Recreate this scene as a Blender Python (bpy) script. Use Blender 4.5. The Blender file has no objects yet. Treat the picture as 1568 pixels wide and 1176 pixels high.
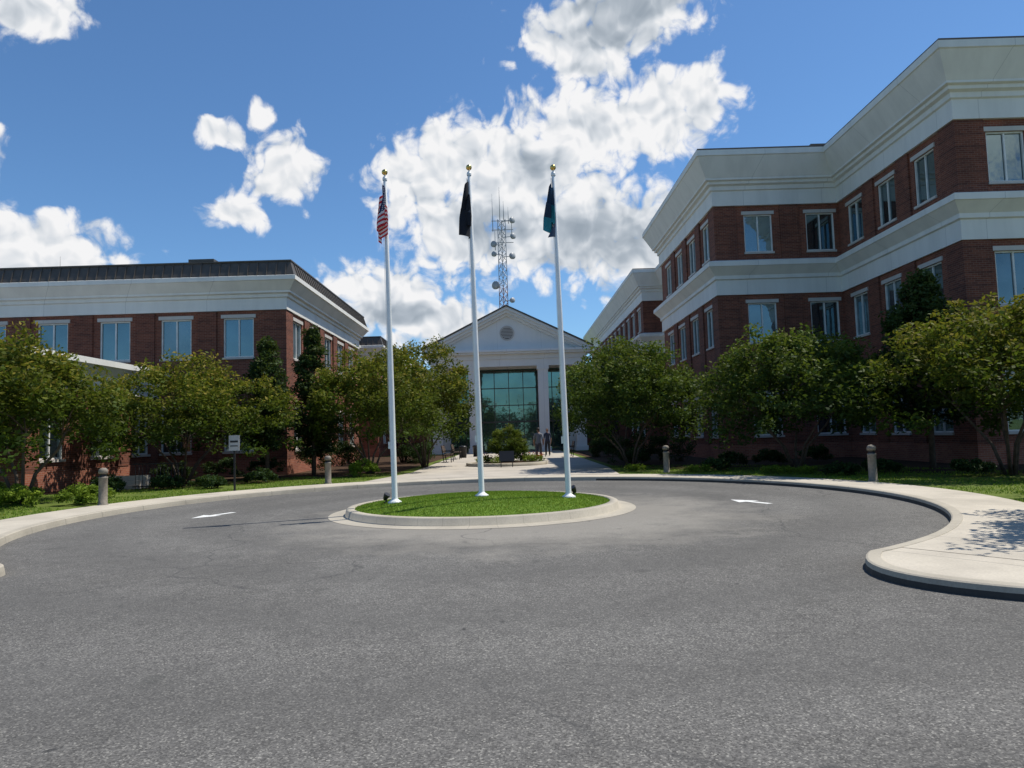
import bpy, bmesh, math, random
import numpy as np
from mathutils import Vector, Matrix
from mathutils.geometry import tessellate_polygon
random.seed(7)
rng = np.random.default_rng(7)
R = math.radians
scene = bpy.context.scene
COL = scene.collection
SUN_EL, SUN_AZ = 62.0, 66.0

# ------------------------------------------------------------------ materials
def new_mat(name):
    m = bpy.data.materials.new(name); m.use_nodes = True
    nt = m.node_tree
    return m, nt, nt.nodes['Principled BSDF'], nt.nodes['Material Output']
def nd(nt, t, **kw):
    n = nt.nodes.new(t)
    for k, v in kw.items(): setattr(n, k, v)
    return n
def mth(nt, op, a, b=None, c=None, clamp=False):
    n = nt.nodes.new('ShaderNodeMath'); n.operation = op; n.use_clamp = clamp
    for i, v in enumerate((a, b, c)):
        if v is None: continue
        if isinstance(v, (int, float)): n.inputs[i].default_value = v
        else: nt.links.new(v, n.inputs[i])
    return n.outputs[0]
def noise(nt, vec, scale, detail=4, rough=.55, dist=0, dim='3D'):
    n = nt.nodes.new('ShaderNodeTexNoise'); n.noise_dimensions = dim
    n.inputs['Scale'].default_value = scale; n.inputs['Detail'].default_value = detail
    n.inputs['Roughness'].default_value = rough; n.inputs['Distortion'].default_value = dist
    if vec is not None: nt.links.new(vec, n.inputs['Vector'])
    return n.outputs['Fac']
def ramp(nt, fac, stops):
    n = nt.nodes.new('ShaderNodeValToRGB')
    e = n.color_ramp.elements
    while len(e) < len(stops): e.new(0.5)
    for i, (p, c) in enumerate(stops):
        e[i].position = p; e[i].color = (*c, 1) if len(c) == 3 else c
    nt.links.new(fac, n.inputs[0]); return n.outputs[0]
def mixc(nt, fac, a, b, mode='MIX'):
    n = nt.nodes.new('ShaderNodeMix'); n.data_type = 'RGBA'; n.blend_type = mode
    for idx, v in ((0, fac), (6, a), (7, b)):
        if isinstance(v, (int, float)): n.inputs[idx].default_value = v
        elif isinstance(v, tuple): n.inputs[idx].default_value = (*v, 1)
        else: nt.links.new(v, n.inputs[idx])
    return n.outputs[2]
def pos(nt): return nt.nodes.new('ShaderNodeNewGeometry').outputs['Position']
def bump(nt, h, strength, dist, bsdf):
    b = nt.nodes.new('ShaderNodeBump'); b.inputs['Strength'].default_value = strength
    b.inputs['Distance'].default_value = dist
    nt.links.new(h, b.inputs['Height']); nt.links.new(b.outputs[0], bsdf.inputs['Normal'])
def simple(name, col, rough=.6, metal=0, var=.12, vscale=3, spec=.4):
    m, nt, b, o = new_mat(name)
    p = pos(nt)
    f = noise(nt, p, vscale, 3)
    lo = tuple(c*(1-var) for c in col); hi = tuple(min(1, c*(1+var)) for c in col)
    nt.links.new(ramp(nt, f, [(.3, lo), (.7, hi)]), b.inputs['Base Color'])
    b.inputs['Roughness'].default_value = rough; b.inputs['Metallic'].default_value = metal
    b.inputs['Specular IOR Level'].default_value = spec
    return m

def mat_brick(name, c1, c2, mortar, groove=False):
    m, nt, b, o = new_mat(name)
    s = nt.nodes.new('ShaderNodeSeparateXYZ'); nt.links.new(pos(nt), s.inputs[0])
    u = mth(nt, 'ADD', s.outputs[0], s.outputs[1])
    c = nt.nodes.new('ShaderNodeCombineXYZ'); nt.links.new(u, c.inputs[0]); nt.links.new(s.outputs[2], c.inputs[1])
    bt = nt.nodes.new('ShaderNodeTexBrick'); nt.links.new(c.outputs[0], bt.inputs['Vector'])
    bt.inputs['Scale'].default_value = 1; bt.inputs['Brick Width'].default_value = .21; bt.inputs['Row Height'].default_value = .073
    bt.inputs['Mortar Size'].default_value = .006; bt.inputs['Mortar Smooth'].default_value = .3; bt.inputs['Bias'].default_value = .1
    bt.inputs['Color1'].default_value = (*c1, 1); bt.inputs['Color2'].default_value = (*c2, 1); bt.inputs['Mortar'].default_value = (*mortar, 1)
    f = noise(nt, pos(nt), .8, 5, .65)
    dirt = ramp(nt, f, [(.3, (.72, .72, .74)), (.7, (1.12, 1.08, 1.04))])
    col = mixc(nt, 1.0, bt.outputs[0], dirt, 'MULTIPLY')
    if groove:
        fr = mth(nt, 'FRACT', mth(nt, 'DIVIDE', s.outputs[2], .438))
        gr = mth(nt, 'LESS_THAN', fr, .17)
        col = mixc(nt, mth(nt, 'MULTIPLY', gr, .3), col, (.035, .02, .018))
    nt.links.new(col, b.inputs['Base Color']); b.inputs['Roughness'].default_value = .85
    b.inputs['Specular IOR Level'].default_value = .25
    return m
M_BRICK = mat_brick('brick', (.27, .09, .052), (.16, .054, .035), (.28, .19, .145))
M_BRICK2 = mat_brick('brick_pier', (.235, .08, .047), (.14, .048, .032), (.25, .165, .125), True)
M_BRICKB = mat_brick('brick_base', (.38, .14, .08), (.28, .09, .055), (.33, .24, .19))

def mat_trim(name, col, lo_=.88):
    m, nt, b, o = new_mat(name)
    p = pos(nt)
    mp = nt.nodes.new('ShaderNodeMapping'); mp.inputs['Scale'].default_value = (1.2, 1.2, .25); nt.links.new(p, mp.inputs[0])
    f = noise(nt, mp.outputs[0], 1.2, 5, .6)
    lo = tuple(c*lo_ for c in col)
    c = ramp(nt, f, [(.3, lo), (.6, col)])
    s = nt.nodes.new('ShaderNodeSeparateXYZ'); nt.links.new(p, s.inputs[0])
    u = mth(nt, 'FRACT', mth(nt, 'DIVIDE', mth(nt, 'ADD', s.outputs[0], s.outputs[1]), 3.66))
    c = mixc(nt, mth(nt, 'MULTIPLY', mth(nt, 'LESS_THAN', u, .006), .35), c, (.2, .2, .19))
    nt.links.new(c, b.inputs['Base Color'])
    b.inputs['Roughness'].default_value = .65
    return m
M_TRIM = mat_trim('painted_stucco', (.79, .775, .72))
M_PORT = mat_trim('portico_paint', (.79, .795, .765), .94)
M_FRAME = simple('window_frame_paint', (.74, .74, .70), .5)
M_STONE = mat_trim('lintel_stone', (.56, .52, .47))
M_ROOFMETAL = simple('dark_roof_metal', (.10, .085, .07), .5, .2)
M_ROOFTOP = simple('roof_membrane', (.2, .2, .2), .8)
M_BLACK = simple('black_metal', (.02, .02, .022), .4, .2)
M_WHITEP = simple('white_pole_paint', (.82, .82, .80), .3, 0, .05)
M_GOLD = simple('gold_ball', (.75, .5, .15), .25, 1)

def mat_glass(name, tint, base, fac):
    m, nt, b, o = new_mat(name)
    p = pos(nt)
    f = noise(nt, p, .9, 2)
    nt.links.new(ramp(nt, f, [(.35, tuple(c*.5 for c in base)), (.65, tuple(c*1.4 for c in base))]), b.inputs['Base Color'])
    b.inputs['Roughness'].default_value = .15
    g = nt.nodes.new('ShaderNodeBsdfGlossy'); g.inputs['Color'].default_value = (*tint, 1); g.inputs['Roughness'].default_value = .02
    bp = nt.nodes.new('ShaderNodeBump'); bp.inputs['Strength'].default_value = .16; bp.inputs['Distance'].default_value = .03
    nt.links.new(noise(nt, p, 1.3, 2), bp.inputs['Height']); nt.links.new(bp.outputs[0], g.inputs['Normal'])
    fac_ = mth(nt, 'ADD', mth(nt, 'MULTIPLY', noise(nt, p, .35, 2), fac*1.2), fac*.35)
    mx = nt.nodes.new('ShaderNodeMixShader'); nt.links.new(fac_, mx.inputs[0])
    nt.links.new(b.outputs[0], mx.inputs[1]); nt.links.new(g.outputs[0], mx.inputs[2]); nt.links.new(mx.outputs[0], o.inputs[0])
    return m
M_GLASS = mat_glass('window_glass', (.55, .78, .82), (.012, .02, .024), .25)
M_GLASSB = mat_glass('window_glass_blinds', (.55, .78, .82), (.07, .085, .09), .24)
M_GLASSE = mat_glass('entrance_glass', (.42, .74, .68), (.02, .045, .045), .27)

def mat_asphalt():
    m, nt, b, o = new_mat('asphalt')
    p = pos(nt)
    big = noise(nt, p, .22, 5, .6, .6)
    fine = noise(nt, p, 70, 1, .8)
    mid = noise(nt, p, 4, 5, .7)
    c = ramp(nt, big, [(.3, (.120, .115, .107)), (.5, (.148, .142, .133)), (.7, (.175, .169, .158))])
    vs = nd(nt, 'ShaderNodeTexVoronoi'); vs.inputs['Scale'].default_value = 95; nt.links.new(p, vs.inputs['Vector'])
    ss = nt.nodes.new('ShaderNodeSeparateColor'); nt.links.new(vs.outputs['Color'], ss.inputs[0])
    c = mixc(nt, 1, c, ramp(nt, ss.outputs[0], [(.0, (.5, .5, .5)), (.6, (.95, .95, .95)), (.9, (1.25, 1.25, 1.22)), (1, (2.1, 2.1, 2.0))]), 'MULTIPLY')
    c = mixc(nt, .9, c, ramp(nt, mid, [(.3, (.82, .82, .82)), (.7, (1.13, 1.13, 1.13))]), 'MULTIPLY')
    v0 = nd(nt, 'ShaderNodeVectorMath', operation='DISTANCE'); nt.links.new(p, v0.inputs[0]); v0.inputs[1].default_value = (-.7, 15.8, 0)
    rr = v0.outputs['Value']
    wv = mth(nt, 'SINE', mth(nt, 'ADD', mth(nt, 'MULTIPLY', rr, 3.3), mth(nt, 'MULTIPLY', noise(nt, p, .35, 3), 5)))
    wear = mth(nt, 'MULTIPLY', mth(nt, 'ADD', mth(nt, 'MULTIPLY', wv, .5), .5), .34)
    c = mixc(nt, wear, c, (.09, .087, .082))
    vm = nd(nt, 'ShaderNodeVectorMath', operation='DISTANCE'); nt.links.new(p, vm.inputs[0]); vm.inputs[1].default_value = (.1, 14.4, 0)
    wob = mth(nt, 'MULTIPLY', mth(nt, 'SUBTRACT', noise(nt, p, .9, 6, .7), .5), 5.0)
    d = mth(nt, 'ADD', vm.outputs['Value'], wob)
    h = ramp(nt, mth(nt, 'DIVIDE', d, 10), [(.30, (1, 1, 1)), (.5, (0, 0, 0))])
    c = mixc(nt, mth(nt, 'MULTIPLY', h, .5), c, (.34, .315, .27))
    sp = ramp(nt, noise(nt, p, 1.7, 2, .5), [(.68, (0, 0, 0)), (.72, (1, 1, 1))])
    c = mixc(nt, mth(nt, 'MULTIPLY', sp, .4), c, (.07, .07, .065))
    sp2 = ramp(nt, noise(nt, p, 5, 2, .5), [(.74, (0, 0, 0)), (.76, (1, 1, 1))])
    c = mixc(nt, mth(nt, 'MULTIPLY', sp2, .7), c, (.04, .04, .04))
    v = nd(nt, 'ShaderNodeTexVoronoi', feature='DISTANCE_TO_EDGE'); v.inputs['Scale'].default_value = .16
    wv = nd(nt, 'ShaderNodeVectorMath', operation='ADD'); nt.links.new(p, wv.inputs[0])
    nz = nt.nodes.new('ShaderNodeTexNoise'); nz.inputs['Scale'].default_value = .8; nz.inputs['Detail'].default_value = 5; nt.links.new(p, nz.inputs['Vector'])
    nt.links.new(nz.outputs['Color'], wv.inputs[1]); nt.links.new(wv.outputs[0], v.inputs['Vector'])
    cr = ramp(nt, v.outputs['Distance'], [(.0, (1, 1, 1)), (.0035, (0, 0, 0))])
    crm = mth(nt, 'MULTIPLY', cr, ramp(nt, noise(nt, p, .3, 2), [(.46, (0, 0, 0)), (.56, (.6, .6, .6))]))
    c = mixc(nt, crm, c, (.05, .05, .05))
    nt.links.new(c, b.inputs['Base Color']); b.inputs['Roughness'].default_value = .92
    b.inputs['Specular IOR Level'].default_value = .2
    bump(nt, fine, .4, .004, b)
    return m
M_ASPH = mat_asphalt()

def mat_concrete(name, col, joints=True):
    m, nt, b, o = new_mat(name)
    p = pos(nt)
    f = noise(nt, p, .8, 6, .65); g = noise(nt, p, 40, 3)
    c = ramp(nt, f, [(.28, tuple(x*.72 for x in col)), (.6, col)])
    c = mixc(nt, .5, c, ramp(nt, g, [(.3, (.8, .8, .8)), (.7, (1.15, 1.15, 1.15))]), 'MULTIPLY')
    if joints:
        vm = nd(nt, 'ShaderNodeVectorMath', operation='SUBTRACT'); nt.links.new(p, vm.inputs[0]); vm.inputs[1].default_value = (-.7, 15.8, 0)
        s = nt.nodes.new('ShaderNodeSeparateXYZ'); nt.links.new(vm.outputs[0], s.inputs[0])
        a = mth(nt, 'ARCTAN2', s.outputs[1], s.outputs[0])
        fr = mth(nt, 'FRACT', mth(nt, 'MULTIPLY', a, 6.2))
        j = mth(nt, 'LESS_THAN', fr, .012)
        c = mixc(nt, mth(nt, 'MULTIPLY', j, .6), c, (.12, .11, .1))
    nt.links.new(c, b.inputs['Base Color']); b.inputs['Roughness'].default_value = .85
    bump(nt, g, .2, .004, b)
    return m
M_CONC = mat_concrete('sidewalk_concrete', (.53, .475, .385))
M_KERB = mat_concrete('kerb_concrete', (.44, .395, .315))
M_KERBD = mat_concrete('shaded_stained_kerb_face', (.06, .056, .05))  # dark colour carries the face's painted shade along with road staining
M_CONC2 = mat_concrete('walkway_concrete', (.48, .43, .36), False)

def mat_grass(name, a, b_, scale=2.5):
    m, nt, b, o = new_mat(name)
    p = pos(nt)
    f = noise(nt, p, scale, 6, .7); g = noise(nt, p, 60, 3, .7)
    c = ramp(nt, f, [(.3, a), (.7, b_)])
    c = mixc(nt, .8, c, ramp(nt, g, [(.3, (.5, .5, .5)), (.7, (1.4, 1.4, 1.3))]), 'MULTIPLY')
    nt.links.new(c, b.inputs['Base Color']); b.inputs['Roughness'].default_value = .9
    b.inputs['Specular IOR Level'].default_value = .1
    return m
M_GRASS = mat_grass('grass', (.085, .15, .022), (.16, .25, .035))
M_LAWN = mat_grass('lawn_grass', (.075, .11, .024), (.15, .19, .04), 1.2)
M_MULCH = mat_grass('mulch', (.035, .022, .015), (.09, .055, .035), 4)

def mat_leaf(name, lo, hi, trans=.3, tip=(.33, .24, .03)):
    m, nt, b, o = new_mat(name)
    a = nd(nt, 'ShaderNodeAttribute', attribute_name='leafv')
    s = nt.nodes.new('ShaderNodeSeparateColor'); nt.links.new(a.outputs['Color'], s.inputs[0])
    c = mixc(nt, s.outputs[0], lo, hi)
    c = mixc(nt, s.outputs[1], c, tip)
    nt.links.new(c, b.inputs['Base Color']); b.inputs['Roughness'].default_value = .6
    b.inputs['Specular IOR Level'].default_value = .12
    t = nt.nodes.new('ShaderNodeBsdfTranslucent')
    nt.links.new(mixc(nt, .45, c, (.18, .26, .02)), t.inputs[0])
    mx = nt.nodes.new('ShaderNodeMixShader'); mx.inputs[0].default_value = trans
    nt.links.new(b.outputs[0], mx.inputs[1]); nt.links.new(t.outputs[0], mx.inputs[2]); nt.links.new(mx.outputs[0], o.inputs[0])
    return m
M_LEAF = mat_leaf('crape_myrtle_leaves', (.020, .040, .008), (.13, .20, .020), .30)
M_LEAFG = mat_leaf('green_myrtle_leaves', (.018, .038, .010), (.10, .17, .022), .26)
M_LEAFD = mat_leaf('dark_leaves', (.014, .030, .011), (.05, .095, .026), .18)
M_LEAFY = mat_leaf('bright_shrub_leaves', (.09, .15, .02), (.27, .36, .03), .3)
M_BLADE = mat_leaf('grass_blades', (.10, .18, .02), (.23, .36, .04), .35)
M_FLOWER = mat_leaf('flower_petals', (.5, .03, .04), (.7, .1, .08), .2)
M_BARK = simple('bark', (.10, .07, .05), .85, 0, .4, 8)

# ------------------------------------------------------------------ mesh builder
class MB:
    def __init__(s): s.v = []; s.f = []; s.m = []; s.sm = []
    def quad(s, pts, m=0, sm=False):
        i = len(s.v); s.v += [tuple(p) for p in pts]; s.f.append(tuple(range(i, i+len(pts)))); s.m.append(m); s.sm.append(sm)
    def hexa(s, c, m=0):
        i = len(s.v); s.v += [tuple(p) for p in c]
        for f in ((0,3,2,1),(4,5,6,7),(0,1,5,4),(1,2,6,5),(2,3,7,6),(3,0,4,7)):
            s.f.append(tuple(i+k for k in f)); s.m.append(m); s.sm.append(False)
    def box(s, x0, x1, y0, y1, z0, z1, m=0):
        s.hexa([(x0,y0,z0),(x1,y0,z0),(x1,y1,z0),(x0,y1,z0),(x0,y0,z1),(x1,y0,z1),(x1,y1,z1),(x0,y1,z1)], m)
    def beam(s, a, b, w, h, m=0):
        a = Vector(a); b = Vector(b); d = (b-a).normalized()
        up = Vector((0,0,1)) if abs(d.z) < .95 else Vector((0,1,0))
        r = d.cross(up).normalized()*w/2; u = r.cross(d).normalized()*h/2
        s.hexa([a-r-u, a+r-u, b+r-u, b-r-u, a-r+u, a+r+u, b+r+u, b-r+u], m)
    def tube(s, path, radii, n=10, m=0, cap=True):
        P = [Vector(p) for p in path]; rings = []
        ref = Vector((1,0,0))
        for i, p in enumerate(P):
            d = (P[min(i+1, len(P)-1)]-P[max(i-1, 0)]).normalized()
            if abs(d.dot(ref)) > .9: ref = Vector((0,1,0)) if abs(d.y) < .9 else Vector((0,0,1))
            a = (ref-d*d.dot(ref)).normalized(); b = d.cross(a)
            st = len(s.v)
            for k in range(n):
                t = 2*math.pi*k/n
                s.v.append(tuple(p+(a*math.cos(t)+b*math.sin(t))*radii[i]))
            rings.append(st)
        for i in range(len(P)-1):
            for k in range(n):
                k2 = (k+1) % n
                s.f.append((rings[i]+k, rings[i]+k2, rings[i+1]+k2, rings[i+1]+k)); s.m.append(m); s.sm.append(True)
        if cap:
            s.f.append(tuple(rings[0]+k for k in range(n))[::-1]); s.m.append(m); s.sm.append(False)
            s.f.append(tuple(rings[-1]+k for k in range(n))); s.m.append(m); s.sm.append(False)
    def lathe(s, cx, cy, prof, n=32, m=0, sm=True):
        st = len(s.v)
        for r, z in prof:
            for k in range(n):
                t = 2*math.pi*k/n; s.v.append((cx+r*math.cos(t), cy+r*math.sin(t), z))
        for i in range(len(prof)-1):
            mm = m[i] if isinstance(m, (list, tuple)) else m
            for k in range(n):
                k2 = (k+1) % n
                s.f.append((st+i*n+k, st+i*n+k2, st+(i+1)*n+k2, st+(i+1)*n+k)); s.m.append(mm); s.sm.append(sm)
    def sphere(s, c, r, m=0, n=12, sc=(1,1,1)):
        st = len(s.v); rows = n//2+1
        for i in range(rows):
            ph = math.pi*i/(rows-1)
            for k in range(n):
                t = 2*math.pi*k/n
                s.v.append((c[0]+r*sc[0]*math.sin(ph)*math.cos(t), c[1]+r*sc[1]*math.sin(ph)*math.sin(t), c[2]-r*sc[2]*math.cos(ph)))
        for i in range(rows-1):
            for k in range(n):
                k2 = (k+1) % n
                s.f.append((st+i*n+k, st+i*n+k2, st+(i+1)*n+k2, st+(i+1)*n+k)); s.m.append(m); s.sm.append(True)
    def poly(s, pts2, z, m=0):
        pts = [Vector((p[0], p[1], z)) for p in pts2]
        st = len(s.v); s.v += [tuple(p) for p in pts]
        for t in tessellate_polygon([pts]):
            a, b, c = t
            n = (pts[b]-pts[a]).cross(pts[c]-pts[a])
            if n.length < 1e-9: continue
            if n.z < 0: a, b, c = a, c, b
            s.f.append((st+a, st+b, st+c)); s.m.append(m); s.sm.append(False)
    def obj(s, name, mats, origin=(0,0,0), parent=None, bevel=0):
        me = bpy.data.meshes.new(name)
        o = Vector(origin)
        me.from_pydata([(v[0]-o.x, v[1]-o.y, v[2]-o.z) for v in s.v], [], s.f)
        for mt in mats: me.materials.append(mt)
        me.polygons.foreach_set('material_index', s.m)
        me.polygons.foreach_set('use_smooth', s.sm)
        me.update()
        ob = bpy.data.objects.new(name, me); COL.objects.link(ob)
        if parent is not None: ob.parent = parent; ob.location = o-parent.location
        else: ob.location = o
        return ob
def empty(name, loc):
    e = bpy.data.objects.new(name, None); e.location = loc; COL.objects.link(e); e.empty_display_size = .5
    return e

# ------------------------------------------------------------------ ground, road, sidewalks
CX, CY, RO = -.7, 15.8, 8.7
g = MB(); g.quad([(-1500,-1500,-.06),(1500,-1500,-.06),(1500,1500,-.06),(-1500,1500,-.06)]); g.obj('ground', [M_LAWN])
g = MB(); g.quad([(-70,-45,0),(70,-45,0),(70,26,0),(-70,26,0)]); g.obj('asphalt_road', [M_ASPH])
def arc(cx, cy, r, a0, a1, n):
    return [(cx+r*math.cos(R(a0+(a1-a0)*i/n)), cy+r*math.sin(R(a0+(a1-a0)*i/n))) for i in range(n+1)]
ang_r, ang_l = -56.5, 180+47.0
rp = arc(CX, CY, RO, ang_r, ang_l, 110)
pr = rp[0]; pl = rp[-1]
def bez(p0, p1, p2, n):
    return [((1-t)**2*p0[0]+2*t*(1-t)*p1[0]+t*t*p2[0], (1-t)**2*p0[1]+2*t*(1-t)*p1[1]+t*t*p2[1]) for t in [i/n for i in range(n+1)]]
cr = bez((5.8, 5.8), (pr[0]-1.25, pr[1]-1.75), pr, 16)
cl = bez(pl, (pl[0]+.5, pl[1]-.55), (pl[0]-.9, pl[1]-.85), 12)
path = [(70, 5.2)] + cr[:-1] + rp + cl[1:] + [(-70, pl[1]-1.3)]
def offset_path(path, o):
    out = []
    for i, p in enumerate(path):
        a = path[max(i-1, 0)]; b = path[min(i+1, len(path)-1)]
        dx, dy = b[0]-a[0], b[1]-a[1]; L = math.hypot(dx, dy)
        out.append((p[0]+dy/L*o, p[1]-dx/L*o))
    return out
k = MB()
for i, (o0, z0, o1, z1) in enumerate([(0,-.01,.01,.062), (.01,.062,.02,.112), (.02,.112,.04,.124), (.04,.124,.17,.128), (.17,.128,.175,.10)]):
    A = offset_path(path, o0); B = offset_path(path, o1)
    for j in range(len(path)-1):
        dark = i == 0 and path[j][0] > 3.0  # lower face of the right-hand kerb gets the painted shade and stain
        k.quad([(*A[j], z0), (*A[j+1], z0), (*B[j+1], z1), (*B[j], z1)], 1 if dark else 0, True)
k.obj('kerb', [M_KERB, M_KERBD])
inner = offset_path(path, .10)
land = inner + [(-70, 160), (70, 160)]
l = MB(); l.poly(land, .108); l.obj('lawn', [M_LAWN])
s = MB()
A = arc(CX, CY, RO+.165, ang_r+3, ang_l-2, 110); B = arc(CX, CY, RO+1.45, ang_r+3, ang_l-2, 110)
for j in range(110): s.quad([(*A[j], .123), (*B[j], .123), (*B[j+1], .123), (*A[j+1], .123)])
s.poly([(70, 5.4)] + [(x, y) for x, y in offset_path(cr, .15)] + [(CX+(RO+.17)*math.cos(R(a)), CY+(RO+.17)*math.sin(R(a))) for a in range(-55, -20, 3)] + [(10.5, 12.5), (12, 8.8), (70, 8.6)], .119)
s.poly([(-70, 8.8), (-70, 10.6), (-10.3, 10.8), (-9.3, 12.0)] + [(CX+(RO+.17)*math.cos(R(a)), CY+(RO+.17)*math.sin(R(a))) for a in range(206, 227, 3)] + [(x, y) for x, y in offset_path(cl, .15)], .119)
s.obj('sidewalk', [M_CONC])
w = MB()
w.poly([(-5.2, 24.7), (-4.3, 30), (-4.3, 64), (3.9, 64), (3.9, 30), (3.6, 24.7), (2, 25.4), (-1, 25.7), (-3.4, 25.4)], .128)
w.obj('entrance_walkway', [M_CONC2])
mu = MB()
mu.poly([(-40, 21.5), (-18, 22), (-12, 24.5), (-8, 27.5), (-5, 30), (-4.6, 57), (-14, 57), (-14, 31.9), (-40, 31.9)], .113)
mu.poly([(4.3, 29), (7, 26.3), (10, 23.5), (13, 20), (16, 18), (40, 17), (40, 33), (14, 57), (4.3, 57)], .113)
mu.obj('mulch_bed', [M_MULCH])

def arrow(x, y, rot, sc=.72):
    a = MB()
    pts = [(-.11,-.8),(.11,-.8),(.11,.05),(.38,.05),(0,.85),(-.38,.05),(-.11,.05)]
    c, s_ = math.cos(rot)*sc, math.sin(rot)*sc
    a.poly([(x+p[0]*c-p[1]*s_, y+p[0]*s_+p[1]*c) for p in pts], .006)
    a.obj('road_arrow_marking', [M_ARROW], (x, y, 0))
M_ARROW = simple('worn_white_road_paint', (.72, .72, .69), .7, 0, .25, 12)
arrow(-6.7, 16.1, R(180-25)); arrow(5.05, 15.6, R(25))

# ------------------------------------------------------------------ island
isl = empty('traffic_island', (CX, CY-.1, 0)); IX, IY = CX, CY-.1
m_ = MB(); m_.lathe(IX, IY, [(3.26,.005),(2.95,.012),(2.92,.02),(2.89,.14),(2.86,.155),(2.73,.157),(2.72,.12)], 96)
m_.obj('kerb_ring', [M_KERB], isl.location, isl)
def mound(r): return .13+.17*(1-(r/2.74)**2)
m_ = MB(); m_.lathe(IX, IY, [(r, mound(r)) for r in (2.735, 2.4, 2, 1.5, 1, .5, .01)], 96)
m_.obj('mound', [M_GRASS], isl.location, isl)

def leaf_mesh(name, C, A, B, val, mats, origin, parent=None, tri=False):
    n = len(C)
    if tri:
        V = np.stack([C-B, C+B, C+A], 1).reshape(-1, 3); kk = 3
    else:
        V = np.stack([C-A, C+B-.15*A, C+A, C-B-.15*A], 1).reshape(-1, 3); kk = 4
    V = V-np.array(origin)
    me = bpy.data.meshes.new(name)
    me.vertices.add(len(V)); me.vertices.foreach_set('co', V.ravel().astype(np.float32))
    me.loops.add(n*kk); me.loops.foreach_set('vertex_index', np.arange(n*kk, dtype=np.int32))
    me.polygons.add(n); me.polygons.foreach_set('loop_start', np.arange(0, n*kk, kk, dtype=np.int32))
    me.polygons.foreach_set('loop_total', np.full(n, kk, dtype=np.int32))
    for mt in mats: me.materials.append(mt)
    me.update(calc_edges=True)
    at = me.color_attributes.new('leafv', 'FLOAT_COLOR', 'POINT')
    c = np.ones((n, kk, 4), np.float32); c[:, :, 0] = val[:, None, 0]; c[:, :, 1] = val[:, None, 1]; c[:, :, 2] = 0
    at.data.foreach_set('color', c.ravel())
    ob = bpy.data.objects.new(name, me); COL.objects.link(ob)
    if parent is not None: ob.parent = parent; ob.location = Vector(origin)-parent.location
    else: ob.location = origin
    return ob
def rand_unit(n):
    v = rng.normal(size=(n, 3)); return v/np.linalg.norm(v, axis=1, keepdims=True)
def blades(name, P, h, w, parent=None, origin=(0,0,0), mat=None):
    n = len(P)
    d = rng.normal(size=(n, 3))*.45; d[:, 2] = 1
    A = d*(h*rng.uniform(.5, 1.2, (n, 1)))
    t = rng.uniform(0, 2*np.pi, n); B = np.stack([np.cos(t), np.sin(t), 0*t], 1)*w
    patch = .5+.5*np.sin(P[:, 0]*2.1+1.5*np.sin(P[:, 1]*1.7))*np.sin(P[:, 1]*1.3+P[:, 0]*.6)
    v = np.stack([np.clip(rng.uniform(0, .7, n)+.3*patch, 0, 1), (rng.random(n) < .08)*.6], 1)
    return leaf_mesh(name, P, A, B, v, [mat or M_BLADE], origin, parent, tri=True)
n = 42000
r = 2.72*np.sqrt(rng.random(n)); t = rng.uniform(0, 2*np.pi, n)
P = np.stack([IX+r*np.cos(t), IY+r*np.sin(t), mound(r)-.005], 1)
blades('grass_blades', P, .035, .007, isl, tuple(isl.location))
n = 52000
r = rng.uniform(RO+1.5, RO+7.5, n); t = R(1)*rng.uniform(-15, 200, n)
P = np.stack([CX+r*np.cos(t), CY+r*np.sin(t), np.full(n, .105)], 1)
P = P[~((P[:, 0] > -5.2) & (P[:, 0] < 4) & (P[:, 1] > 24))]
fn = np.sin(P[:, 0]*1.3+2*np.sin(P[:, 1]*.7))+np.sin(P[:, 1]*1.9+P[:, 0])
P = P[fn > -1.1]
blades('lawn_grass_tufts', P, .05, .012)

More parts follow.
